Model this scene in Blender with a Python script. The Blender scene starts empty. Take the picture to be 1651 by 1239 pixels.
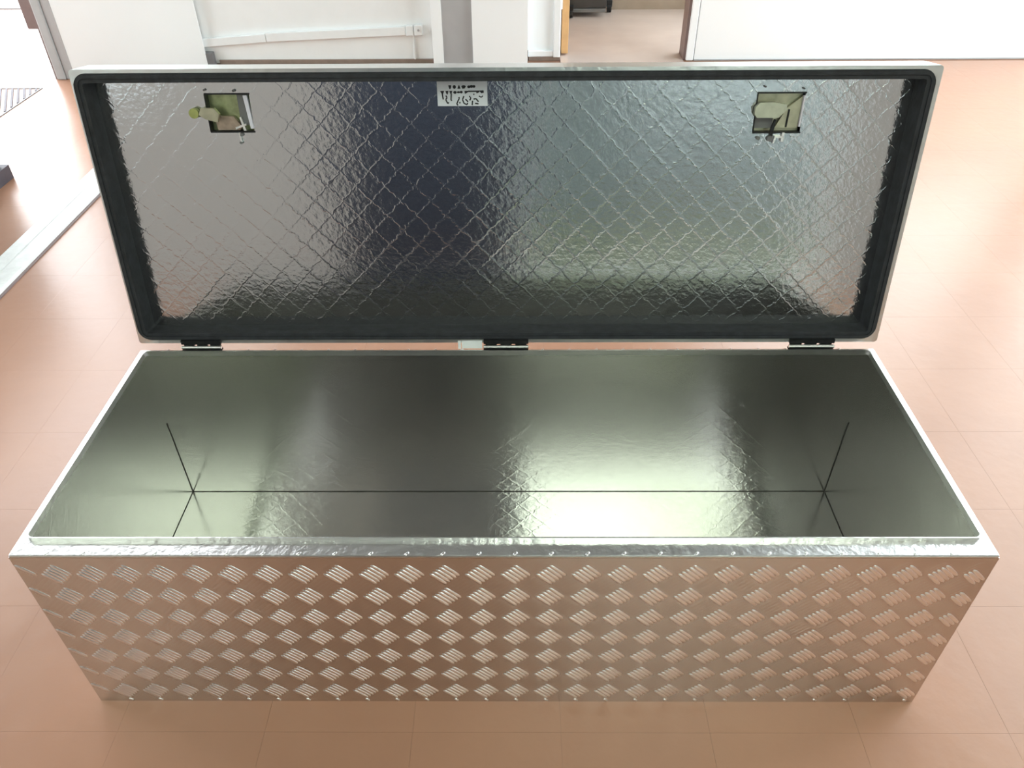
import bpy, bmesh, math, random
from mathutils import Vector, Matrix

random.seed(7)
S = bpy.context.scene
COL = S.collection

# ------------------------------------------------------------------ camera
F_PX, PITCH, YAW, ROLL = 1243.68, 0.6759, -0.011, -0.0086
CAM = Vector((0.0258, -0.7209, 1.3061))
_f = Vector((math.sin(YAW) * math.cos(PITCH), math.cos(YAW) * math.cos(PITCH), -math.sin(PITCH)))
_r = Vector((math.cos(YAW), -math.sin(YAW), 0))
_u = _r.cross(_f)
_r2 = math.cos(ROLL) * _r + math.sin(ROLL) * _u
_u2 = -math.sin(ROLL) * _r + math.cos(ROLL) * _u
cd = bpy.data.cameras.new('camera')
cam = bpy.data.objects.new('camera', cd)
COL.objects.link(cam)
M = Matrix((_r2, _u2, -_f)).transposed().to_4x4()
M.translation = CAM
cam.matrix_world = M
cd.sensor_width = 36.0
cd.lens = 36.0 * F_PX / 1651.0
cd.clip_start = 0.02
S.camera = cam

# ------------------------------------------------------------------ world, light, exposure
SKY = 3.0
W = bpy.data.worlds.new('overcast_sky')
S.world = W
W.use_nodes = True
wn = W.node_tree
bg = wn.nodes['Background']
tc = wn.nodes.new('ShaderNodeTexCoord')
sp = wn.nodes.new('ShaderNodeSeparateXYZ')
cr = wn.nodes.new('ShaderNodeValToRGB')
cr.color_ramp.elements[0].color = (0.90, 0.95, 1.0, 1)
cr.color_ramp.elements[1].color = (0.96, 0.98, 1.0, 1)
wn.links.new(tc.outputs['Generated'], sp.inputs[0])
wn.links.new(sp.outputs['Z'], cr.inputs[0])
wn.links.new(cr.outputs[0], bg.inputs[0])
bg.inputs[1].default_value = SKY

def portal(loc, size, direction):
    l = bpy.data.lights.new('window_portal', 'AREA')
    l.shape = 'RECTANGLE'
    l.size, l.size_y = size
    l.cycles.is_portal = True
    o = bpy.data.objects.new('window_portal', l)
    COL.objects.link(o)
    o.location = loc
    o.rotation_euler = Vector(direction).to_track_quat('-Z', 'Y').to_euler()
    return o

S.view_settings.view_transform = 'Standard'
S.view_settings.look = 'None'
S.view_settings.gamma = 1.0
S.view_settings.use_curve_mapping = False
S.view_settings.exposure = 1.4
S.cycles.use_denoising = True
S.cycles.max_bounces = 16
S.cycles.diffuse_bounces = 6
S.cycles.glossy_bounces = 8
S.cycles.sample_clamp_indirect = 20.0

# ------------------------------------------------------------------ materials
def mat(name, color, rough=0.6, metal=0.0, spec=0.5, bump=None, vary=None):
    m = bpy.data.materials.new(name)
    m.use_nodes = True
    nt = m.node_tree
    b = nt.nodes['Principled BSDF']
    b.inputs['Base Color'].default_value = (*color, 1)
    b.inputs['Roughness'].default_value = rough
    b.inputs['Metallic'].default_value = metal
    b.inputs['Specular IOR Level'].default_value = spec
    t = None
    if bump or vary:
        t = nt.nodes.new('ShaderNodeTexCoord')
    if vary:
        amt, sc = vary
        n = nt.nodes.new('ShaderNodeTexNoise')
        n.inputs['Scale'].default_value = sc
        n.inputs['Detail'].default_value = 4
        nt.links.new(t.outputs['Object'], n.inputs['Vector'])
        r = nt.nodes.new('ShaderNodeValToRGB')
        r.color_ramp.elements[0].position = 0.3
        r.color_ramp.elements[1].position = 0.7
        r.color_ramp.elements[0].color = (*[max(0, c * (1 - amt)) for c in color], 1)
        r.color_ramp.elements[1].color = (*[min(1, c * (1 + amt)) for c in color], 1)
        nt.links.new(n.outputs[0], r.inputs[0])
        nt.links.new(r.outputs[0], b.inputs['Base Color'])
    if bump:
        st, sc = bump
        n = nt.nodes.new('ShaderNodeTexNoise')
        n.inputs['Scale'].default_value = sc
        n.inputs['Detail'].default_value = 2
        nt.links.new(t.outputs['Object'], n.inputs['Vector'])
        k = nt.nodes.new('ShaderNodeBump')
        k.inputs['Strength'].default_value = 1.0
        k.inputs['Distance'].default_value = st
        nt.links.new(n.outputs[0], k.inputs['Height'])
        nt.links.new(k.outputs[0], b.inputs['Normal'])
    return m

def metal_sheet(name, color, rough, lumps, net=0.0, axes='XY', pitch=0.0543, streak=1.0, grain=None, aniso=0.0, scale=65):
    """pressed aluminium sheet: fine lumps plus the faint imprint of the tread pattern on its other side"""
    m = mat(name, color, rough, 1.0)
    nt = m.node_tree
    b = nt.nodes['Principled BSDF']
    N, L = nt.nodes.new, nt.links.new
    t = N('ShaderNodeTexCoord')
    sep = N('ShaderNodeSeparateXYZ')
    L(t.outputs['Object'], sep.inputs[0])

    def math_(op, a, c=None):
        q = N('ShaderNodeMath'); q.operation = op
        for i, v in enumerate((a, c)):
            if v is None: continue
            if isinstance(v, (int, float)): q.inputs[i].default_value = v
            else: L(v, q.inputs[i])
        return q.outputs[0]
    A, B = sep.outputs[axes[0]], sep.outputs[axes[1]]
    uu = math_('ADD', A, B)
    vv = math_('SUBTRACT', A, B)
    com = N('ShaderNodeCombineXYZ')
    L(math_('ADD', math_('MULTIPLY', A, streak), math_('MULTIPLY', B, 0.25)), com.inputs[0])
    L(B, com.inputs[1])
    n1 = N('ShaderNodeTexNoise'); n1.inputs['Scale'].default_value = scale; n1.inputs['Detail'].default_value = 3
    L(com.outputs[0], n1.inputs['Vector'])
    n2 = N('ShaderNodeTexNoise'); n2.inputs['Scale'].default_value = 7; n2.inputs['Detail'].default_value = 1
    L(t.outputs['Object'], n2.inputs['Vector'])
    h = math_('MULTIPLY', n1.outputs[0], lumps)
    h = math_('ADD', h, math_('MULTIPLY', n2.outputs[0], lumps * 2.0))
    if net:
        wob = math_('MULTIPLY', math_('SUBTRACT', n1.outputs[0], 0.5), 0.35)
        lines = None
        for c in (uu, vv):
            fr = math_('ADD', math_('MULTIPLY', c, 1.0 / pitch), wob)
            fr = math_('FRACT', fr)
            d = math_('ABSOLUTE', math_('SUBTRACT', fr, 0.5))
            g = math_('MULTIPLY', math_('MAXIMUM', math_('SUBTRACT', d, 0.44), 0.0), 16.0)
            lines = g if lines is None else math_('MAXIMUM', lines, g)
        h = math_('ADD', h, math_('MULTIPLY', lines, net))
    k = N('ShaderNodeBump'); k.inputs['Strength'].default_value = 1.0; k.inputs['Distance'].default_value = 1.0
    if grain:
        g = N('ShaderNodeCombineXYZ')
        for i in range(3): g.inputs[i].default_value = grain[i]
        L(g.outputs[0], b.inputs['Tangent'])
        b.inputs['Anisotropic'].default_value = aniso
    L(h, k.inputs['Height']); L(k.outputs[0], b.inputs['Normal'])
    return m

ALU = metal_sheet('aluminium_front_sheet', (0.63, 0.615, 0.61), 0.22, 0.00010, axes='XZ')
ALU_BAR = mat('aluminium_bar_lit', (0.93, 0.92, 0.93), 0.28, 1.0, bump=(0.00006, 250))  # brighter than the sheet, painting in how the raised bars catch light
ALU_IN = metal_sheet('aluminium_box_lining', (0.60, 0.60, 0.575), 0.155, 0.00030, net=0.00006, axes='XY', streak=0.6, grain=(0, 1, 0), aniso=0.95, scale=95)
ALU_BACK = metal_sheet('aluminium_back_lining', (0.60, 0.60, 0.575), 0.15, 0.00030, net=0.00007, axes='XZ', streak=0.6, grain=(0, 0, 1), aniso=0.95, scale=95)
ALU_END = metal_sheet('aluminium_end_lining', (0.60, 0.60, 0.575), 0.155, 0.00030, net=0.00006, axes='YZ', streak=0.6, grain=(0, 0, 1), aniso=0.95, scale=95)
ALU_LID = metal_sheet('aluminium_lid_lining', (0.64, 0.645, 0.655), 0.13, 0.00042, net=0.00014, axes='XZ', scale=100)
ALU_RIM = mat('aluminium_rim', (0.76, 0.76, 0.75), 0.30, 1.0, bump=(0.0009, 90))
ALU_TRIM = mat('aluminium_painted_frame', (0.86, 0.87, 0.87), 0.4, 0.0, vary=(0.08, 30))
RUBBER = mat('black_foam_seal', (0.026, 0.028, 0.034), 0.75, bump=(0.0006, 140), vary=(0.3, 60))
SEAM = mat('dark_sealant', (0.05, 0.048, 0.04), 0.7, vary=(0.3, 80))
STEEL = mat('bright_steel_pin', (0.94, 0.94, 0.94), 0.42, 1.0, vary=(0.05, 200))
BLACK = mat('black_steel', (0.02, 0.02, 0.022), 0.45, 0.4, vary=(0.2, 120))
ZINC = mat('yellow_zinc_plate', (0.50, 0.48, 0.36), 0.40, 0.8, bump=(0.0006, 120), vary=(0.15, 60))
ZINC_P = mat('pale_zinc_lever', (0.56, 0.57, 0.46), 0.42, 0.7, vary=(0.12, 50))
ZINC_G = mat('olive_zinc_plate', (0.40, 0.44, 0.25), 0.38, 0.8, bump=(0.0008, 120), vary=(0.25, 60))
COPPER = mat('brown_zinc_plate', (0.42, 0.33, 0.27), 0.5, 0.6, vary=(0.2, 80))
LIME = mat('lime_green_cap', (0.36, 0.38, 0.13), 0.5, vary=(0.15, 90))
LILAC = mat('pale_lilac_plate', (0.80, 0.78, 0.90), 0.4, vary=(0.05, 60))
PAPER = mat('sticker_paper', (0.72, 0.75, 0.82), 0.5, vary=(0.05, 60))
INK = mat('sticker_ink', (0.012, 0.012, 0.02), 0.6, vary=(0.1, 100))
WHITE = mat('white_painted_wall', (0.88, 0.895, 0.90), 0.55, vary=(0.02, 6), bump=(0.0008, 40))
WHITE_G = mat('white_gloss_panel', (0.93, 0.96, 0.98), 0.35, vary=(0.01, 4))
PLASTIC = mat('white_plastic_trunking', (0.86, 0.88, 0.89), 0.4, vary=(0.02, 20))
GREY_P = mat('grey_panel', (0.42, 0.42, 0.43), 0.5, vary=(0.04, 10))
GREY_D = mat('dark_grey_painted', (0.17, 0.17, 0.175), 0.5, vary=(0.08, 20))
CHAR = mat('charcoal_painted_steel', (0.055, 0.05, 0.048), 0.5, vary=(0.08, 20))
GREY_L = mat('light_grey_painted', (0.42, 0.43, 0.44), 0.45, vary=(0.04, 20))
PLINTH = mat('dark_plum_plinth', (0.07, 0.06, 0.075), 0.6, vary=(0.15, 20))
BROWN = mat('brown_skirting', (0.27, 0.20, 0.165), 0.55, vary=(0.12, 25))
BROWN_W = mat('brown_lower_wall', (0.33, 0.25, 0.19), 0.6, vary=(0.08, 10))
MAUVE = mat('mauve_brown_metal', (0.22, 0.16, 0.155), 0.5, vary=(0.1, 20))
WOOD = mat('varnished_beech', (0.62, 0.36, 0.16), 0.45, vary=(0.12, 14))
TAUPE = mat('taupe_backlit_wall', (0.34, 0.32, 0.29), 0.8, vary=(0.05, 5))  # darkened to put the wall's backlit shade into its colour
CEIL = mat('brown_grey_ceiling', (0.09, 0.083, 0.076), 0.9, vary=(0.02, 5))
GROUT = mat('floor_joint', (0.27, 0.14, 0.09), 0.8, vary=(0.1, 20))
CONC = mat('pale_concrete', (0.72, 0.71, 0.68), 0.8, vary=(0.05, 3))
LAWN = mat('lawn', (0.05, 0.065, 0.035), 0.9, vary=(0.3, 3))
LEAF = mat('tree_leaves', (0.12, 0.17, 0.05), 0.7, vary=(0.45, 2.5))
LEAF_Y = mat('yellow_green_leaves', (0.45, 0.48, 0.08), 0.7, vary=(0.3, 2.5))
BARK = mat('tree_bark', (0.10, 0.07, 0.05), 0.9, vary=(0.2, 6))
GWALL = mat('grey_reflection_block', (0.14, 0.16, 0.195), 0.9, vary=(0.15, 3))
STANDIN = mat('slate_blue_standin', (0.035, 0.045, 0.07), 0.9, vary=(0.15, 12))  # colour of the added sheet that stands in for the viewer

def tile_material():
    m = mat('terracotta_floor_tile', (0.44, 0.22, 0.14), 0.24, spec=0.6)
    nt = m.node_tree
    b = nt.nodes['Principled BSDF']
    t = nt.nodes.new('ShaderNodeNewGeometry')
    n = nt.nodes.new('ShaderNodeTexNoise'); n.inputs['Scale'].default_value = 3.5; n.inputs['Detail'].default_value = 5
    nt.links.new(t.outputs['Position'], n.inputs['Vector'])
    r = nt.nodes.new('ShaderNodeValToRGB')
    r.color_ramp.elements[0].position = 0.3; r.color_ramp.elements[1].position = 0.75
    r.color_ramp.elements[0].color = (0.41, 0.205, 0.128, 1)
    r.color_ramp.elements[1].color = (0.46, 0.238, 0.150, 1)
    nt.links.new(n.outputs[0], r.inputs[0]); nt.links.new(r.outputs[0], b.inputs['Base Color'])
    n2 = nt.nodes.new('ShaderNodeTexNoise'); n2.inputs['Scale'].default_value = 25; n2.inputs['Detail'].default_value = 3
    nt.links.new(t.outputs['Position'], n2.inputs['Vector'])
    k = nt.nodes.new('ShaderNodeBump'); k.inputs['Distance'].default_value = 0.0006; k.inputs['Strength'].default_value = 1
    nt.links.new(n2.outputs[0], k.inputs['Height']); nt.links.new(k.outputs[0], b.inputs['Normal'])
    r2 = nt.nodes.new('ShaderNodeMapRange'); r2.inputs['To Min'].default_value = 0.24; r2.inputs['To Max'].default_value = 0.36
    nt.links.new(n.outputs[0], r2.inputs['Value']); nt.links.new(r2.outputs[0], b.inputs['Roughness'])
    return m
TILE = tile_material()

def glass_material(name, tint):
    m = bpy.data.materials.new(name); m.use_nodes = True
    nt = m.node_tree
    nt.nodes.remove(nt.nodes['Principled BSDF'])
    out = nt.nodes['Material Output']
    tr = nt.nodes.new('ShaderNodeBsdfTransparent'); tr.inputs[0].default_value = tint
    gl = nt.nodes.new('ShaderNodeBsdfGlossy'); gl.inputs['Roughness'].default_value = 0.02
    mx = nt.nodes.new('ShaderNodeMixShader'); mx.inputs[0].default_value = 0.07
    nt.links.new(tr.outputs[0], mx.inputs[1]); nt.links.new(gl.outputs[0], mx.inputs[2])
    nt.links.new(mx.outputs[0], out.inputs[0])
    return m
GLASS = glass_material('window_glass', (0.93, 0.96, 0.95, 1))
GLASS_T = glass_material('dimming_green_glass', (0.80, 0.84, 0.765, 1))  # tint added to dim the rear daylight and green the box reflections

# ------------------------------------------------------------------ helpers
def root_of(o):
    while o.parent: o = o.parent
    return o

def obj(name, bm, material, parent=None, smooth=False, kind=None):
    """link a bmesh (world coordinates) as one mesh object, its vertices relative to its thing's base"""
    me = bpy.data.meshes.new(name)
    bmesh.ops.recalc_face_normals(bm, faces=bm.faces)
    if parent: bmesh.ops.translate(bm, verts=bm.verts, vec=-root_of(parent).location)
    bm.to_mesh(me); bm.free()
    me.materials.append(material)
    if smooth:
        for p in me.polygons: p.use_smooth = True
    o = bpy.data.objects.new(name, me); COL.objects.link(o)
    if parent: o.parent = parent
    if kind: o['kind'] = kind
    return o

def struct(name, bm, material, parent=None):
    return obj(name, bm, material, parent, kind=None if parent else 'structure')

def empty(name, loc, kind=None):
    o = bpy.data.objects.new(name, None); COL.objects.link(o); o.location = loc
    o.empty_display_size = 0.05
    if kind: o['kind'] = kind
    return o

def tag(o, label, cat, group=None):
    o['label'] = label; o['category'] = cat
    if group: o['group'] = group
    return o

def box(bm, x0, x1, y0, y1, z0, z1, mx=None, bevel=0.0, seg=1):
    vs = [bm.verts.new((x, y, z)) for x in (x0, x1) for y in (y0, y1) for z in (z0, z1)]
    fs = [bm.faces.new([vs[i] for i in q]) for q in ((0, 1, 3, 2), (4, 6, 7, 5), (0, 4, 5, 1), (2, 3, 7, 6), (0, 2, 6, 4), (1, 5, 7, 3))]
    if bevel:
        es = list({e for f in fs for e in f.edges})
        r = bmesh.ops.bevel(bm, geom=es, offset=bevel, segments=seg, affect='EDGES', profile=0.5)
        vs = list({v for f in r['faces'] for v in f.verts} | {v for v in vs if v.is_valid})
    if mx is not None: bmesh.ops.transform(bm, matrix=mx, verts=vs)
    return vs

def B(*a, **k):
    bm = bmesh.new(); box(bm, *a, **k); return bm

def cyl(bm, p, q, r, n=12, r2=None):
    p, q = Vector(p), Vector(q); ax = (q - p).normalized()
    s = ax.orthogonal().normalized(); t = ax.cross(s); r2 = r if r2 is None else r2
    a = [bm.verts.new(p + (s * math.cos(i * math.tau / n) + t * math.sin(i * math.tau / n)) * r) for i in range(n)]
    c = [bm.verts.new(q + (s * math.cos(i * math.tau / n) + t * math.sin(i * math.tau / n)) * r2) for i in range(n)]
    for i in range(n): bm.faces.new((a[i], a[(i + 1) % n], c[(i + 1) % n], c[i]))
    bm.faces.new(a[::-1]); bm.faces.new(c)
    return a + c

def prism(bm, pts, y0, y1, mx=None):
    """polygon in the x-z plane pushed from y0 to y1"""
    a = [bm.verts.new((x, y0, z)) for x, z in pts]; c = [bm.verts.new((x, y1, z)) for x, z in pts]
    n = len(pts)
    for i in range(n): bm.faces.new((a[i], a[(i + 1) % n], c[(i + 1) % n], c[i]))
    bm.faces.new(a); bm.faces.new(c[::-1])
    if mx is not None: bmesh.ops.transform(bm, matrix=mx, verts=a + c)
    return a + c

def rrect(x0, x1, z0, z1, r, n=6):
    pts = []
    for cx, cz, a0 in ((x1 - r, z1 - r, 0), (x0 + r, z1 - r, 90), (x0 + r, z0 + r, 180), (x1 - r, z0 + r, 270)):
        for i in range(n + 1):
            a = math.radians(a0 + 90 * i / n)
            pts.append((cx + r * math.cos(a), cz + r * math.sin(a)))
    return pts

def ring(bm, outer, inner, d0, d1, to):
    """closed frame between two loops of equal length, from depth d0 to d1; to(u, d, v) gives the world point"""
    n = len(outer)
    rows = [[bm.verts.new(to(u, d, v)) for u, v in loop] for loop, d in ((outer, d0), (inner, d0), (inner, d1), (outer, d1))]
    for k in range(4):
        a, c = rows[k], rows[(k + 1) % 4]
        for i in range(n): bm.faces.new((a[i], a[(i + 1) % n], c[(i + 1) % n], c[i]))

def ring_profile(bm, loops, to):
    n = len(loops[0][0])
    rows = [[bm.verts.new(to(u, d, v)) for u, v in loop] for loop, d in loops]
    for k in range(len(rows)):
        a, c = rows[k], rows[(k + 1) % len(rows)]
        for i in range(n): bm.faces.new((a[i], a[(i + 1) % n], c[(i + 1) % n], c[i]))

def wall_boxes(bm, axis, pos, th, a0, a1, z0, z1, holes):
    """a wall along x (axis 'x') or y, with rectangular openings (a, b, zlo, zhi)"""
    def put(p, q, zl, zh):
        if q - p < 1e-4 or zh - zl < 1e-4: return
        if axis == 'x': box(bm, p, q, pos, pos + th, zl, zh)
        else: box(bm, pos, pos + th, p, q, zl, zh)
    cur = a0
    for (p, q, zl, zh) in sorted(holes):
        put(cur, p, z0, z1); put(p, q, z0, zl); put(p, q, zh, z1); cur = q
    put(cur, a1, z0, z1)

# ------------------------------------------------------------------ setting: floor, walls, ceiling
ROOM_X0, ROOM_X1, Y_FRONT, Y_BACK, Z_CEIL = -4.6, 3.3, -1.6, 3.82, 4.4
PALE = mat('pale_floor_light_spill', (0.55, 0.45, 0.41), 0.22, vary=(0.06, 4))  # pale annex floor; also paints the light spill at the doorway
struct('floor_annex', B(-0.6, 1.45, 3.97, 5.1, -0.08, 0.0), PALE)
floor = struct('floor', B(ROOM_X0 - 0.1, ROOM_X1 + 0.1, Y_FRONT - 0.1, 3.97, -0.08, -0.0014), GROUT)
P = 0.257
tb = B(-P / 2 + 0.00015, P / 2 - 0.00015, -P / 2 + 0.00015, P / 2 - 0.00015, -0.0012, 0.0)
spots = []
ix0 = int((ROOM_X0 + 0.93) / P) - 1
for ix in range(ix0, int((ROOM_X1 + 0.93) / P) + 1):
    for iy in range(int((Y_FRONT - 0.2) / P) - 1, int((3.9 - 0.2) / P) + 1):
        spots.append((-0.93 + (ix + 0.5) * P, 0.2 + (iy + 0.5) * P))
spots = [q for q in spots if q[0] > ROOM_X0 and q[0] < ROOM_X1 and q[1] > Y_FRONT and q[1] < 3.88]
def seen(q):
    d = Vector((q[0], q[1], 0)) - CAM
    z = d.dot(_f)
    if z <= 0: return 9e9
    u, v = F_PX * d.dot(_r2) / z, F_PX * d.dot(_u2) / z
    return d.length if abs(u) < 900 and abs(v) < 700 else 1e3 + d.length
spots.sort(key=seen)
me0 = None
for q in spots[:300]:
    if me0 is None:
        o = obj('floor_tile', tb, TILE, floor); me0 = o.data; o.location = (q[0], q[1], 0)
    else:
        o = bpy.data.objects.new('floor_tile', me0); COL.objects.link(o); o.parent = floor; o.location = (q[0], q[1], 0)
bm = bmesh.new()
for q in spots[300:]:
    box(bm, q[0] - P / 2 + .00015, q[0] + P / 2 - .00015, q[1] - P / 2 + .00015, q[1] + P / 2 - .00015, -0.0012, 0)
obj('floor_tiling', bm, TILE, floor, kind='stuff')

bm = bmesh.new()
box(bm, ROOM_X0 - 0.1, ROOM_X1 + 0.1, Y_FRONT - 0.1, 3.97, Z_CEIL, Z_CEIL + 0.1)
box(bm, -0.6, 1.45, 3.97, 5.1, Z_CEIL, Z_CEIL + 0.1)
struct('ceiling', bm, CEIL)
# wall behind the viewer with a tall glazed door and a window
FD = (0.01, 1.48, 0.02, 4.2)
FW = (-2.5, -1.60, 1.0, 4.2)
bm = bmesh.new(); wall_boxes(bm, 'x', Y_FRONT - 0.15, 0.15, ROOM_X0, ROOM_X1, 0, Z_CEIL, [FD, FW]); struct('wall_front', bm, TAUPE)
# right wall with a wide window
RW = (0.8, 3.75, 0.05, 4.2)
FILL_W = (1.2, 3.4, 0.3, 4.0)  # unseen window added to brighten the bay and the back wall
RF = (4.0, 4.96, 0.04, 3.6)
LW = (-2.34, -1.72, 0.9, 3.3)
BW = (1.25, 3.15, 0.85, 3.6)
bm = bmesh.new(); wall_boxes(bm, 'y', ROOM_X1, 0.15, Y_FRONT, 3.96, 0, Z_CEIL, [RW]); struct('wall_right', bm, WHITE)
# far left wall of the bay
bm = bmesh.new(); wall_boxes(bm, 'y', ROOM_X0 - 0.15, 0.15, Y_FRONT, 3.7, 0, Z_CEIL, [FILL_W]); struct('wall_left', bm, WHITE)
# back wall
bm = bmesh.new(); wall_boxes(bm, 'x', Y_BACK, 0.12, -2.36, -0.385, 0, Z_CEIL, [LW]); struct('wall_back', bm, WHITE)
struct('baseboard_back', B(-1.66, -0.445, Y_BACK - 0.012, Y_BACK, 0, 0.02), BROWN)
# header above the outdoor opening at the back left, and above the doorway
struct('wall_back_header', B(ROOM_X0, -2.36, 3.55, 3.7, 4.1, Z_CEIL), WHITE)
struct('wall_doorway_header', B(0.26, 1.02, 3.84, 3.96, 2.1, Z_CEIL), WHITE)

def glazing(name, axis, pos, hole, nx, nz, glass=None):
    a0, a1, z0, z1 = hole
    e = empty(name, ((a0 + a1) / 2, pos, z0) if axis == 'x' else (pos, (a0 + a1) / 2, z0), 'structure')
    t = 0.05
    def put(bm, p, q, zl, zh, d):
        if axis == 'x': box(bm, p, q, pos - d, pos + d, zl, zh)
        else: box(bm, pos - d, pos + d, p, q, zl, zh)
    bm = bmesh.new()
    put(bm, a0, a0 + t, z0, z1, .03); put(bm, a1 - t, a1, z0, z1, .03)
    put(bm, a0 + t, a1 - t, z0, z0 + t, .03); put(bm, a0 + t, a1 - t, z1 - t, z1, .03)
    for i in range(1, nx):
        c = a0 + (a1 - a0) * i / nx; put(bm, c - .02, c + .02, z0 + t, z1 - t, .025)
    obj('window_frame', bm, WHITE_G, e)
    for i in range(nx):
        p = a0 + (a1 - a0) * i / nx + .03; q = a0 + (a1 - a0) * (i + 1) / nx - .03
        bm = bmesh.new(); put(bm, p, q, z0 + t, z1 - t, .003); obj('pane', bm, glass or GLASS, e)
    return e
glazing('door_3', 'x', Y_FRONT - 0.07, FD, 1, 1, GLASS_T)
glazing('window_1', 'x', Y_FRONT - 0.07, FW, 2, 1, GLASS_T)
glazing('window_2', 'y', ROOM_X1 + 0.07, RW, 3, 1)
glazing('fill_window', 'y', ROOM_X0 - 0.07, FILL_W, 2, 1)
portal((ROOM_X0 - 0.2, (FILL_W[0] + FILL_W[1]) / 2, (FILL_W[2] + FILL_W[3]) / 2), (FILL_W[1] - FILL_W[0], FILL_W[3] - FILL_W[2]), (1, 0, 0))
glazing('window_7', 'x', 3.9, LW, 1, 1)
portal(((LW[0] + LW[1]) / 2, 4.0, (LW[2] + LW[3]) / 2), (LW[1] - LW[0], LW[3] - LW[2]), (0, -1, 0))
glazing('window_4', 'x', 3.9, BW, 2, 1)
glazing('window_5', 'y', 1.37, RF, 1, 1)
portal(((BW[0] + BW[1]) / 2, 4.0, (BW[2] + BW[3]) / 2), (BW[1] - BW[0], BW[3] - BW[2]), (0, -1, 0))
portal((1.5, (RF[0] + RF[1]) / 2, (RF[2] + RF[3]) / 2), (RF[1] - RF[0], RF[3] - RF[2]), (-1, 0, 0))
portal(((FD[0] + FD[1]) / 2, Y_FRONT - 0.2, (FD[2] + FD[3]) / 2), (FD[1] - FD[0], FD[3] - FD[2]), (0, 1, 0))
portal(((FW[0] + FW[1]) / 2, Y_FRONT - 0.2, (FW[2] + FW[3]) / 2), (FW[1] - FW[0], FW[3] - FW[2]), (0, 1, 0))
portal((ROOM_X1 + 0.2, (RW[0] + RW[1]) / 2, (RW[2] + RW[3]) / 2), (RW[1] - RW[0], RW[3] - RW[2]), (-1, 0, 0))
portal(((ROOM_X0 - 2.53) / 2, 3.75, 2.05), (-2.53 - ROOM_X0, 4.1), (0, -1, 0))

# pier of white and grey panels left of the doorway
struct('wall_pier', B(-0.222, 0.078, 3.72, 3.95, 0, Z_CEIL), WHITE_G)
struct('trim_1', B(-0.385, -0.222, 3.74, 3.95, 0, Z_CEIL), GREY_P)
struct('trim_2', B(-0.442, -0.385, 3.735, 3.95, 0, Z_CEIL), WHITE_G)
# narrow side panel of the door frame
e = empty('window_3', (0.17, 3.85, 0), 'structure')
obj('side_panel', B(0.078, 0.222, 3.86, 3.88, 0.05, 2.1), WHITE_G, e)
obj('bottom_rail', B(0.082, 0.222, 3.84, 3.885, 0.02, 0.052, bevel=0.003), WHITE_G, e)
obj('skirting', B(0.086, 0.262, 3.842, 3.88, 0.0, 0.019), BROWN, e)
obj('door_post', B(0.222, 0.262, 3.83, 3.95, 0.019, 2.1, bevel=0.004), WHITE_G, e)
# open wooden door leaf seen on edge
e = empty('door_2', (0.295, 3.93, 0), 'structure')
obj('door_leaf', B(0.272, 0.312, 3.93, 4.70, 0.012, 2.05, bevel=0.003), WOOD, e)
bm = bmesh.new()
for z in (0.25, 1.8): cyl(bm, (0.268, 3.925, z), (0.268, 3.925, z + 0.09), 0.006)
obj('door_hinge', bm, STEEL, e)
# right jamb and the white wall right of the doorway
struct('trim_3', B(0.958, 0.972, 3.84, 3.97, 0, 2.1), MAUVE)
struct('trim_4', B(0.972, 1.012, 3.825, 3.96, 0, 2.1, bevel=0.003), WHITE_G)
struct('trim_5', B(1.012, 1.018, 3.835, 3.96, 0, 2.1), GREY_P)
bm = bmesh.new(); wall_boxes(bm, 'x', 3.83, 0.13, 1.018, ROOM_X1, 0, Z_CEIL, [BW]); struct('wall_back_right', bm, WHITE_G)
struct('trim_6', B(1.018, ROOM_X1, 3.826, 3.83, 0, 0.006), GREY_P)
# room beyond the doorway
struct('trim_light_spill', B(0.264, 0.956, 3.70, 3.985, 0.0, 0.003), PALE)  # pale strip painting in light spilling through the doorway
bm = bmesh.new(); wall_boxes(bm, 'y', 1.3, 0.14, 3.96, 5.1, 0, Z_CEIL, [RF]); struct('wall_annex', bm, WHITE)
struct('wall_far', B(-0.5, 1.3, 5.0, 5.1, 0.0, Z_CEIL), BROWN_W)
struct('wall_far_left', B(-0.6, -0.5, 3.95, 5.1, 0.0, Z_CEIL), WHITE)

# sliding-door track along the left of the room
e = empty('trim_7', (-1.64, 1.5, 0), 'structure')
obj('track_rail', B(-1.745, -1.688, 0.3, 3.5, 0, 0.012, bevel=0.003), ALU_TRIM, e)
obj('track_rail', B(-1.684, -1.622, 0.3, 3.5, 0, 0.015, bevel=0.003), ALU_TRIM, e)
obj('track_shadow', B(-1.622, -1.612, 0.3, 3.5, 0, 0.004), MAUVE, e)  # brown strip painting in the thin shadow beside the track

# outdoor door post, and white door leaf folded back against the wall
e = empty('door_1', (-2.42, 3.56, 0), 'structure')
obj('door_post', B(-2.458, -2.411, 3.535, 3.60, 0, 3.0, bevel=0.006, seg=2), GREY_L, e)
obj('door_post', B(-2.411, -2.362, 3.545, 3.82, 0, 3.0, bevel=0.004), GREY_P, e)
obj('seal_strip', B(-2.472, -2.458, 3.55, 3.60, 0, 3.0), MAUVE, e)
obj('lock_plate', B(-2.53, -2.472, 3.56, 3.585, 0.25, 1.4, bevel=0.004), MAUVE, e)
bm = bmesh.new(); cyl(bm, (-2.53, 3.57, 0.346), (-3.1, 3.57, 0.348), 0.004); obj('closing_bar', bm, MAUVE, e)
a = Vector((-2.372, 3.545, 0)); c = Vector((-1.715, 3.775, 0)); d = (c - a)
mx = Matrix.Translation(a) @ Matrix.Rotation(math.atan2(d.y, d.x), 4, 'Z')
e = empty('door_4', a, 'structure')
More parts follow.
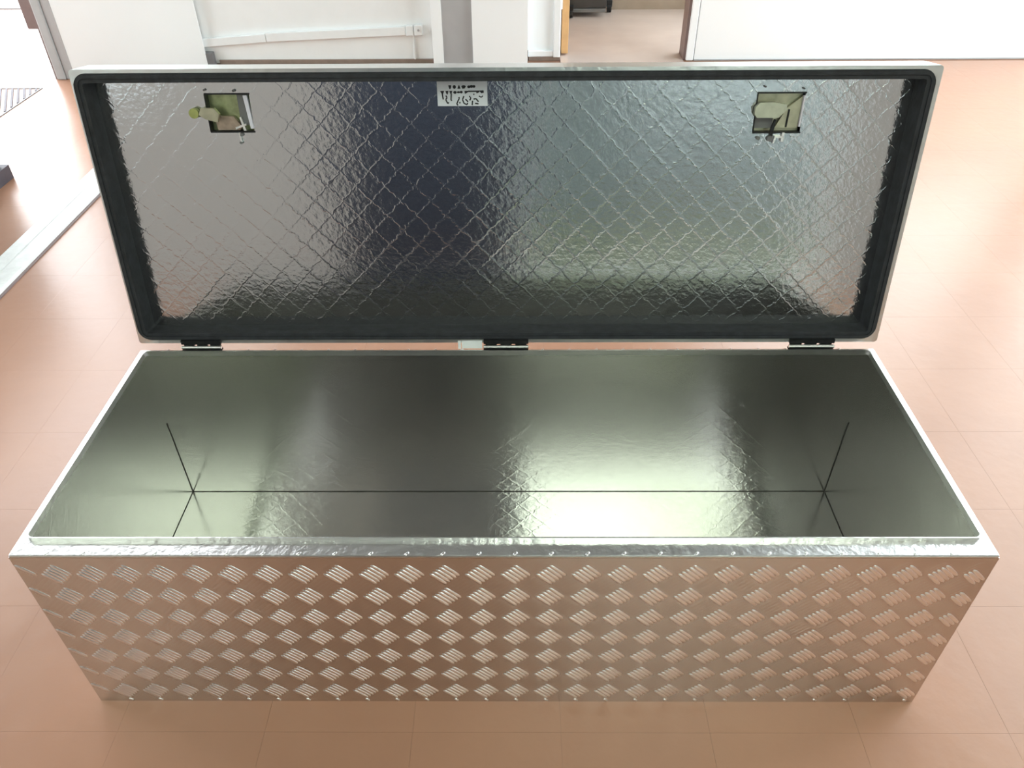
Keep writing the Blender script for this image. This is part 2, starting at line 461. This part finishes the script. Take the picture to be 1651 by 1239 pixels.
obj('lower_panel', B(0, d.length, 0, 0.035, 0.004, 0.86, mx=mx, bevel=0.002), WHITE_G, e)
bm = bmesh.new(); ring(bm, [(d.length, 2.2), (0, 2.2), (0, .86), (d.length, .86)], [(d.length - .06, 2.14), (.06, 2.14), (.06, .90), (d.length - .06, .90)], 0, 0.035, lambda u, q, v: mx @ Vector((u, q, v)))
obj('sash', bm, WHITE_G, e)
obj('pane', B(0.06, d.length - .06, 0.015, 0.02, 0.90, 2.14, mx=mx), GLASS, e)

# ------------------------------------------------------------------ outdoors
bm = bmesh.new(); box(bm, -14, -2.44, 3.57, 5.15, -0.10, 0.001); box(bm, -14, 14, 5.15, 18, -0.10, 0.001); box(bm, 1.5, 14, 3.98, 5.15, -0.1, 0.001)
struct('patio', bm, CONC)
struct('lawn', B(-30, 30, -60, Y_FRONT - 0.15, -0.2, -0.1), LAWN)

struct('wall_reflection_block', B(-9, 9, -5.2, -5.0, -0.1, 2.3), GWALL)  # unseen dark wall added to block bright lawn from the lid's reflection

def tree(x, y, h, r, m, label):
    t = empty('tree', (x, y, -0.1)); tag(t, label, 'tree', 'trees beyond the windows')
    bm = bmesh.new(); cyl(bm, (x, y, -0.1), (x, y, h * 0.55), 0.16, 10, 0.09); obj('trunk', bm, BARK, t)
    bm = bmesh.new()
    for i in range(16):
        a = random.random() * math.tau; rr = r * random.uniform(0.2, 0.75); z = h * random.uniform(0.35, 0.92)
        k = r * random.uniform(0.35, 0.6) * (1.15 - 0.5 * z / h)
        bmesh.ops.create_icosphere(bm, subdivisions=2, radius=k, matrix=Matrix.Translation((x + rr * math.cos(a), y + rr * math.sin(a), z)))
    for v in bm.verts: v.co += Vector((random.uniform(-1, 1), random.uniform(-1, 1), random.uniform(-1, 1))) * r * 0.07
    obj('crown', bm, m, t)
tree(0.2, -9.5, 6.5, 2.2, LEAF, 'tall dark green tree on the lawn beyond the glazed door')
tree(2.9, -7.6, 8.5, 0.9, LEAF_Y, 'slim yellow green tree on the lawn beside the dark one')
tree(-4.6, -7.5, 6.5, 2.4, LEAF, 'broad dark green tree on the lawn beyond the window')
tree(-1.2, -16.0, 7.0, 2.8, LEAF, 'large tree at the far side of the lawn')

# added sheet standing in for the viewer's dark reflection in the lid
e = empty('viewer_standin', (-0.4, -1.555, 0.05)); tag(e, 'added slate blue sheet standing in for the dark reflection of the viewer', 'viewer_standin')
bm = bmesh.new(); n = 48
rows = []
for z in (0.06, 2.35):
    rows.append([[bm.verts.new((-0.78 + 0.80 * i / n, -1.555 + 0.022 * math.sin(i * 1.05) + s, z)) for i in range(n + 1)] for s in (0, 0.004)])
for s in (0, 1):
    for i in range(n): bm.faces.new((rows[0][s][i], rows[0][s][i + 1], rows[1][s][i + 1], rows[1][s][i]))
for i in range(n):
    for k in (0, 1): bm.faces.new((rows[k][0][i], rows[k][0][i + 1], rows[k][1][i + 1], rows[k][1][i]))
obj('standin_sheet', bm, STANDIN, e, smooth=True)
bm = bmesh.new(); cyl(bm, (-0.85, -1.555, 2.37), (0.03, -1.555, 2.37), 0.012); obj('standin_rod', bm, STEEL, e)

# ------------------------------------------------------------------ the toolbox
HL, WD, H = 0.725, 0.512, 0.406
T = empty('toolbox', (0, 0, 0))
tag(T, 'long open aluminium tread plate toolbox with raised lid on terracotta floor', 'toolbox')
front = obj('front_panel', B(-HL, HL, 0.0, 0.003, 0.0, H - 0.004), ALU, T)

def bar_group(bm, cx, cz, sign, to, clip=None, n=5, length=0.0345, width=0.0070, step=0.0071, height=0.0013):
    """five raised bars side by side; sign -1 leans like a backslash, +1 like a slash; to(x, h, z) places a point h proud"""
    ax = Vector((1, 0, sign)).normalized(); st = Vector((1, 0, -sign)).normalized()
    prof = [(-0.5, 0.10), (-0.40, 0.42), (-0.2, 0.5), (0.2, 0.5), (0.40, 0.42), (0.5, 0.10)]
    loop = prof + [(t, -w) for t, w in prof[::-1]]
    for k in range(n):
        c = Vector((cx, 0, cz)) + st * (k - (n - 1) / 2) * step
        if clip and not clip(c): continue
        rows = []
        for sl, sw, h in ((1, 1, 0.0), (0.95, 0.80, 0.55), (0.84, 0.36, 1.0)):
            rows.append([bm.verts.new(to(*(lambda p: (p.x, h * height, p.z))(c + ax * t * length * sl + st * w * width * sw))) for t, w in loop])
        m = len(loop)
        for a, b in zip(rows, rows[1:]):
            for i in range(m): bm.faces.new((a[i], a[(i + 1) % m], b[(i + 1) % m], b[i]))
        bm.faces.new(rows[-1])

PX, PZ, X0, Z0 = 0.0530, 0.0545, 0.0205, 0.0352
cols = [X0 + k * PX for k in range(-14, 14)]
rws = [Z0 + k * PZ for k in range(-1, 8)]
inside = lambda c: abs(c.x) < HL - 0.0115 and 0.012 < c.z < H - 0.024
bm = bmesh.new(); bar_group(bm, 0, 0, -1, lambda x, h, z: (x, -h, z))
loz = None
stuff = bmesh.new(); cross = bmesh.new()
for x in cols:
    for z in rws:
        cc = Vector((x, 0, z))
        if abs(x) < HL - 0.028 and 0.03 < z < H - 0.03:
            if loz is None:
                o = obj('tread_lozenge', bm, ALU_BAR, front, smooth=True); loz = o.data
            else:
                o = bpy.data.objects.new('tread_lozenge', loz); COL.objects.link(o); o.parent = front
            o.location = (x, 0, z)
        else:
            bar_group(stuff, x, z, -1, lambda a, h, c: (a, -h, c), inside)
        bar_group(cross, x + PX / 2, z + PZ / 2, 1, lambda a, h, c: (a, -h, c), inside, height=0.0003)
# short bar ends just above the bottom edge
for x in cols:
    if abs(x) < HL - 0.01:
        bar_group(stuff, x, 0.006, -1, lambda a, h, c: (a, -h, c), None, n=1, length=0.009, width=0.005)
obj('tread_relief', stuff, ALU_BAR, front, smooth=True, kind='stuff')
obj('cross_relief', cross, ALU, front, smooth=True, kind='stuff')  # slash bars keep the darker sheet metal, their shaded look put into colour

for s in (-1, 1):
    x0, x1 = sorted((s * HL, s * (HL - 0.003)))
    ep = obj('end_panel', B(x0, x1, 0.003, WD - 0.003, 0.0, H - 0.004), ALU_END, T)
    bm = bmesh.new()
    for i in range(9):
        for z in rws:
            y = 0.04 + i * 0.0538
            ok = lambda c: 0.014 < c.x < WD - 0.014 and 0.012 < c.z < H - 0.024
            bar_group(bm, y, z, -1, lambda a, h, c: (s * (HL + h), a, c), ok)
            bar_group(bm, y + PX / 2, z + PZ / 2, 1, lambda a, h, c: (s * (HL + h), a, c), ok)
    obj('tread_relief', bm, ALU_BAR, ep, smooth=True, kind='stuff')
obj('back_panel', B(-HL + .003, HL - .003, 0.502, WD, 0.0, H - 0.004), ALU_BACK, T)
obj('bottom_panel', B(-HL + .003, HL - .003, 0.003, 0.502, 0.004, 0.010), ALU_IN, T)
bm = bmesh.new()
box(bm, -0.7215, 0.7215, 0.5009, 0.5018, 0.0098, 0.0109)
for s in (-1, 1):
    x0, x1 = sorted((s * 0.7218, s * 0.7209))
    box(bm, x0, x1, 0.01, 0.5009, 0.0098, 0.0108)
    box(bm, x0, x1, 0.5010, 0.5018, 0.0109, 0.22)
obj('sealant_bead', bm, SEAM, T)

def rect(x0, x1, z0, z1): return [(x1, z1), (x0, z1), (x0, z0), (x1, z0)]
flat = lambda u, d, v: Vector((u, v, d))
bm = bmesh.new()
ring_profile(bm, [(rrect(-HL, HL, 0, WD, 0.003), H - 0.0045), (rrect(-HL, HL, 0, WD, 0.003), H - 0.0018),
                  (rrect(-HL + .0006, HL - .0006, .0006, WD - .0006, 0.0028), H - 0.0006), (rrect(-HL + .0018, HL - .0018, .0018, WD - .0018, 0.0025), H),
                  (rrect(-0.709, 0.709, 0.030, 0.497, 0.002), H), (rrect(-0.709, 0.709, 0.030, 0.497, 0.002), H - 0.0045)], flat)
rim = obj('rim_flange', bm, ALU_RIM, T)
bm = bmesh.new()
ring(bm, rrect(-0.7105, 0.7105, 0.0275, 0.4985, 0.010), rrect(-0.7085, 0.7085, 0.0295, 0.4965, 0.009), H - 0.002, H + 0.0075, flat)
obj('rim_lip', bm, ALU_RIM, T)
# tread bars pressed into the flange, and their ends wrapping over its outer edge
bm = bmesh.new()
for x in cols:
    for dx, yy, sg in ((0.0, 0.0045, 1),):
        for k in range(1 if dx == 0 else 3):
            xx = x + dx + (k - 1) * 0.008 * (dx > 0)
            if abs(xx) < HL - 0.02:
                bar_group(bm, xx, yy, sg, lambda a, h, c: (a, c, H + h), None, n=1, length=0.008 if dx == 0 else 0.016, width=0.0045, height=0.0012)
    if abs(x) < HL - 0.03:
        bar_group(bm, x, 0.506, 1, lambda a, h, c: (a, c, H + h), None, n=2, length=0.012, width=0.005, height=0.001)
obj('tread_relief', bm, ALU_BAR, rim, smooth=True, kind='stuff')

# lid: u across, d back from its lip, v up along it
LA = 0.1725
LB = Vector((0, 0.517, 0.4215))
LN = Vector((0, -math.cos(LA), math.sin(LA))); LU = Vector((0, math.sin(LA), math.cos(LA)))
lid = lambda u, d, v: LB + Vector((u, 0, 0)) - LN * d + LU * v
LM = Matrix(((1, 0, 0, LB.x), (0, -LN.y, LU.y, LB.y), (0, -LN.z, LU.z, LB.z), (0, 0, 0, 1)))   # maps (u, d, v)
bm = bmesh.new()
ring(bm, rrect(-0.7240, 0.7285, -0.003, 0.5025, 0.006), rrect(-0.7215, 0.7215, 0.004, 0.4965, 0.024), 0.0, 0.062, lid)
shell = obj('lid_frame', bm, ALU_RIM, T)
obj('lid_skin', B(-0.7225, 0.7225, 0.0625, 0.065, 0.0, 0.500, mx=LM), ALU, T)
bm = bmesh.new()
ring(bm, rrect(-0.7215, 0.7215, 0.004, 0.4965, 0.024), rrect(-0.7065, 0.7065, 0.018, 0.481, 0.005), 0.001, 0.0425, lid)
ring(bm, rrect(-0.7195, 0.7195, 0.006, 0.4945, 0.022), rrect(-0.7135, 0.7135, 0.0115, 0.488, 0.012), -0.0015, 0.001, lid)
obj('rubber_seal', bm, RUBBER, T)
LATCH = ((-0.5190, -0.4420, 0.394, 0.4565), (0.4410, 0.5235, 0.3887, 0.4540))
bm = bmesh.new()
us = sorted({-0.712, 0.712} | {q for l in LATCH for q in l[:2]})
for i in range(len(us) - 1):
    u0, u1 = us[i], us[i + 1]
    hole = [l for l in LATCH if abs(l[0] - u0) < 1e-6]
    if hole:
        box(bm, u0, u1, 0.042, 0.0435, 0.014, hole[0][2], mx=LM); box(bm, u0, u1, 0.042, 0.0435, hole[0][3], 0.486, mx=LM)
    else: box(bm, u0, u1, 0.042, 0.0435, 0.014, 0.486, mx=LM)
bmesh.ops.remove_doubles(bm, verts=bm.verts, dist=1e-5)
obj('lid_lining', bm, ALU_LID, T)

def latch(l, left):
    u0, u1, v0, v1 = l
    w, h = u1 - u0, v1 - v0
    L = lambda a, b: (u0 + a * w, v0 + b * h)
    bm = bmesh.new()
    box(bm, u0 + .0005, u1 - .0005, 0.0555, 0.0575, v0 + .0005, v1 - .0005, mx=LM)
    lt = obj('latch', bm, ZINC_G if left else ZINC, T)
    bm = bmesh.new()
    box(bm, u0 - .001, u1 + .001, 0.0405, 0.0555, v1 - .0005, v1 + .002, mx=LM)
    box(bm, u0 - .001, u1 + .001, 0.0405, 0.0555, v0 - .002, v0 + .0005, mx=LM)
    box(bm, u0 - .0015, u0 + .0005, 0.0405, 0.0555, v0, v1, mx=LM)
    obj('pocket_edge', bm, BLACK, lt)
    if left:
        obj('side_plate', B(*(u0 + .70 * w, u0 + .89 * w), 0.046, 0.055, v0 + .16 * h, v1 - .02 * h, mx=LM), GREY_D, lt)
        bm = bmesh.new(); prism(bm, [L(.86, 0.97), L(.95, .97), L(1.0, .08), L(.93, .08)], 0.040, 0.046, LM)
        obj('side_strip', bm, LILAC, lt)
        bm = bmesh.new(); prism(bm, [L(.12, .42), L(.55, .40), L(.72, .12), L(.66, .03), L(.16, .03)], 0.044, 0.052, LM)
        obj('lower_plate', bm, COPPER, lt)
        bm = bmesh.new(); prism(bm, [L(-.10, .66), L(.20, .66), L(.30, .50), L(.24, .28), L(-.02, .36), L(-.16, .48)], 0.030, 0.038, LM)
        obj('latch_lever', bm, ZINC, lt, smooth=False)
        bm = bmesh.new(); vs = cyl(bm, (0, 0, 0), (0, 0.010, 0), 0.0085, 16)
        bmesh.ops.transform(bm, matrix=LM @ Matrix.Translation((u0 - .021, 0.030, v0 + .52 * h)), verts=vs)
        obj('lever_cap', bm, LIME, lt, smooth=False)
        bm = bmesh.new()
        prism(bm, [L(.58, .12), L(.84, .22), L(.84, .17), L(.58, .06)], 0.040, 0.044, LM)
        prism(bm, [L(.70, .38), L(.74, .40), L(.82, .02), L(.76, .02)], 0.041, 0.045, LM)
        prism(bm, [L(.64, -.02), L(.68, -.02), L(.69, -.28), L(.66, -.28)], 0.037, 0.041, LM)
        obj('spring_arm', bm, STEEL, lt)
    else:
        bm = bmesh.new(); prism(bm, [L(.01, .10), L(.40, .10), L(.40, .40), L(.01, .40)], 0.046, 0.052, LM)
        obj('stop_block', bm, GREY_D, lt)
        bm = bmesh.new()
        prism(bm, [L(-.06, .66), L(.02, .78), L(.30, .80), L(.58, .74), L(.62, .62), L(.46, .40), L(.0, .40), L(-.06, .50)], 0.030, 0.038, LM)
        obj('latch_lever', bm, ZINC_P, lt)
        bm = bmesh.new()
        prism(bm, [L(.46, .10), L(.94, .10), L(.97, .92), L(.66, .60)], 0.046, 0.050, LM)
        obj('cover_plate', bm, ZINC, lt)
        bm = bmesh.new(); prism(bm, [L(.965, .94), L(1.0, .94), L(.985, .14), L(.95, .14)], 0.0405, 0.046, LM)
        obj('side_strip', bm, LILAC, lt)
        bm = bmesh.new(); prism(bm, [L(.70, .58), L(.73, .58), L(.71, .12), L(.68, .12)], 0.0435, 0.046, LM)
        obj('spring_arm', bm, BLACK, lt)
        bm = bmesh.new(); prism(bm, [L(.32, -.02), L(.40, .34), L(.43, .34), L(.40, -.1)], 0.034, 0.040, LM)
        obj('release_rod', bm, BLACK, lt)
        bm = bmesh.new(); prism(bm, [L(.46, -.09), L(.66, -.09), L(.66, -.14), L(.46, -.14)], 0.036, 0.041, LM)
        prism(bm, [L(.61, -.0), L(.66, -.0), L(.66, -.24), L(.60, -.24)], 0.036, 0.041, LM)
        prism(bm, [L(.45, -.14), L(.49, -.14), L(.46, -.28), L(.43, -.28)], 0.036, 0.041, LM)
        obj('rod_bracket', bm, STEEL, lt)
    for (aa, bb, r) in (((.12, -.15, .0034), (.37, -.16, .0052), (.12, 1.17, .0016), (.93, 1.12, .0016)) if not left else
                        ((.70, -.08, .0030), (.66, -.30, .0026), (.02, 1.12, .0016), (.68, 1.10, .0022))):
        bm = bmesh.new(); vs = cyl(bm, (0, 0, 0), (0, 0.006, 0), r, 10)
        bmesh.ops.transform(bm, matrix=LM @ Matrix.Translation((*(lambda p: (p[0], 0.037, p[1]))(L(aa, bb)),)), verts=vs)
        obj('bolt', bm, GREY_D, lt)
latch(LATCH[0], True)
latch(LATCH[1], False)

# sticker under the lid, its print upside down now that the lid is open
SU0, SU1, SV0, SV1 = -0.1143, -0.0275, 0.4352, 0.4790
st = obj('sticker', B(SU0, SU1, 0.0414, 0.042, SV0, SV1, mx=LM), PAPER, T)
bm = bmesh.new()
def ink(pts):
    prism(bm, [(SU0 + a * (SU1 - SU0), SV1 - b * (SV1 - SV0)) for a, b in pts], 0.0411, 0.0414, LM)
def inkline(pts, w=0.026):
    for (a, b), (c, d) in zip(pts, pts[1:]):
        dx, dy = c - a, (d - b) * 0.5; l = math.hypot(dx, dy) or 1
        nx, ny = -dy / l * w / 2, dx / l * w
        ink([(a + nx, b + ny), (c + nx, d + ny), (c - nx, d - ny), (a - nx, b - ny)])
def blob(cx, cy, rx, ry, n=8):
    ink([(cx + rx * math.cos(i * math.tau / n), cy + ry * math.sin(i * math.tau / n)) for i in range(n)])
ink([(.225, .215), (.285, .215), (.282, .30), (.262, .365), (.245, .35), (.232, .28)])
blob(.345, .28, .034, .072)
ink([(.43, .22), (.445, .22), (.468, .345), (.405, .345)])
blob(.53, .27, .045, .055); ink([(.50, .30), (.56, .30), (.55, .34), (.50, .345)])
blob(.635, .28, .034, .055); blob(.685, .265, .034, .058); blob(.735, .265, .030, .055)
for x, s in ((.10, .042), (.195, .032), (.272, .030)):
    ink([(x - s, .43), (x + s, .425), (x + .012, .56), (x - .006, .56)])
blob(.355, .485, .036, .055); blob(.425, .480, .034, .04); blob(.48, .475, .030, .05)
ink([(.545, .43), (.63, .43), (.62, .47), (.565, .535), (.55, .53)])
ink([(.62, .42), (.78, .42), (.78, .47), (.62, .475)])
ink([(.76, .42), (.85, .42), (.84, .48), (.79, .525)]); ink([(.83, .42), (.925, .41), (.93, .50), (.88, .52)])
inkline([(.10, .54), (.115, .75)]); inkline([(.28, .54), (.27, .76), (.285, .80)])
inkline([(.17, .60), (.19, .68), (.165, .76), (.20, .90), (.225, .86)])
inkline([(.43, .66), (.435, .72), (.41, .80), (.38, .93), (.41, .97)]); inkline([(.45, .84), (.44, .90)])
inkline([(.53, .62), (.50, .76), (.53, .90), (.59, .95), (.60, .88)]); inkline([(.56, .74), (.61, .84)]); blob(.645, .64, .016, .03)
inkline([(.66, .66), (.665, .74), (.64, .78)]); inkline([(.72, .74), (.77, .72), (.82, .84)]); inkline([(.70, .80), (.69, .97)])
inkline([(.83, .62), (.87, .67), (.90, .645), (.905, .61)], 0.022); blob(.73, .56, .014, .03); inkline([(.75, .90), (.82, .92)])
obj('lettering', bm, INK, st)

# hinges
for xa, xb in ((-0.639, -0.561), (-0.043, 0.045), (0.556, 0.644)):
    bm = bmesh.new()
    box(bm, xa, xb, 0.5105, 0.5165, 0.4195, 0.4275)
    box(bm, xa, xb, 0.500, 0.5165, H, H + 0.0022)
    hg = obj('hinge', bm, BLACK, T)
    bm = bmesh.new(); cyl(bm, (xa, 0.5095, 0.4135), (xb, 0.5095, 0.4135), 0.0034, 12); obj('hinge_pin', bm, STEEL, hg, smooth=False)
    bm = bmesh.new()
    n = 3
    for k in range(n):
        p = xa + (xb - xa) * (k + .12) / n; q = xa + (xb - xa) * (k + .88) / n
        box(bm, p, q, 0.5135, 0.5185, 0.408, 0.4195)
    obj('hinge_knuckle', bm, BLACK, hg)
tabm = bmesh.new(); box(tabm, -0.086, -0.046, 0.5135, 0.5155, 0.4065, 0.4245); box(tabm, -0.0935, -0.088, 0.5135, 0.5155, 0.4055, 0.4245)
obj('white_tab', tabm, WHITE_G, T)  # white tab beside the middle hinge

# ------------------------------------------------------------------ small things in the background
t = empty('cable_trunking', (-1.1, Y_BACK, 0.1)); tag(t, 'white cable trunking sloping along the lower back wall to a small box', 'trunking')
def slope_box(name, x0, x1, zc0, zc1, hh, dep, m=PLASTIC):
    ang = math.atan2(zc1 - zc0, x1 - x0); ln = math.hypot(x1 - x0, zc1 - zc0)
    mx = Matrix.Translation((x0, Y_BACK, zc0)) @ Matrix.Rotation(-ang, 4, 'Y')
    obj(name, B(0, ln, -dep, 0, -hh / 2, hh / 2, mx=mx, bevel=0.003), m, t)
slope_box('channel', -1.95, -1.372, 0.098, 0.138, 0.044, 0.022)
slope_box('channel', -1.369, -0.592, 0.141, 0.172, 0.046, 0.024)
slope_box('coupling', -0.590, -0.549, 0.173, 0.174, 0.052, 0.030)
slope_box('outlet_box', -0.545, -0.499, 0.176, 0.177, 0.054, 0.034)
bm = bmesh.new(); cyl(bm, (-0.553, Y_BACK - 0.006, 0.149), (-0.553, Y_BACK - 0.006, 0.0), 0.005); obj('cable', bm, PLASTIC, t)
bm = bmesh.new(); cyl(bm, (-0.520, Y_BACK - 0.037, 0.178), (-0.520, Y_BACK - 0.033, 0.178), 0.006); obj('screw', bm, GREY_L, t)

t = empty('door_stop', (-1.72, 3.79, 0)); tag(t, 'small dark grey block on the floor beside the white door leaf', 'door stop')
obj('block', B(-1.775, -1.680, 3.775, 3.815, 0.0, 0.068, bevel=0.003), GREY_D, t)
obj('base_plate', B(-1.778, -1.678, 3.772, 3.818, 0.0, 0.004), GREY_D, t)

t = empty('cabinet', (-2.25, 1.9, 0)); tag(t, 'light grey cabinet with dark plinth at the left edge', 'cabinet')
obj('plinth', B(-2.43, -2.045, 1.4, 2.27, 0.0, 0.055), PLINTH, t)
obj('body', B(-2.45, -2.065, 1.38, 2.25, 0.055, 0.80, bevel=0.004), GREY_L, t)
obj('top', B(-2.46, -2.05, 1.37, 2.26, 0.80, 0.825, bevel=0.004), GREY_L, t)

t = empty('floor_grate', (-2.7, 3.15, 0)); tag(t, 'dark slatted drain grate in the bright floor by the outdoor opening', 'grate')
bm = bmesh.new()
box(bm, -2.480, -2.472, 2.7, 3.40, 0.0, 0.003)
box(bm, -3.1, -2.480, 3.392, 3.40, 0.0, 0.003)
obj('grate_frame', bm, GREY_D, t)
for i in range(12):
    x = -2.50 - i * 0.031
    mx = Matrix.Translation((x, 3.385, 0)) @ Matrix.Rotation(0.46, 4, 'Z')
    ln = min(0.62, 0.040 + i * 0.068)
    obj('slat', B(-0.005, 0.005, -ln, 0, 0.0, 0.004, mx=mx), PLINTH, t)

t = empty('rolling_pedestal', (0.45, 4.75, 0)); tag(t, 'dark grey rolling pedestal on black casters beyond the doorway', 'pedestal')
obj('body', B(0.34, 0.61, 4.82, 4.985, 0.048, 0.60, bevel=0.004), CHAR, t)
obj('bottom_rail', B(0.345, 0.605, 4.80, 4.82, 0.030, 0.048), GREY_D, t)
for (x, y) in ((0.372, 4.785), (0.640, 4.930), (0.36, 4.955)):
    bm = bmesh.new(); cyl(bm, (x - 0.014, y, 0.026), (x + 0.014, y, 0.026), 0.026, 16); c = obj('caster', bm, BLACK, t, smooth=False)
    obj('caster_fork', B(x - 0.019, x + 0.019, y - 0.014, y + 0.014, 0.035, 0.078, bevel=0.003), BLACK, c)
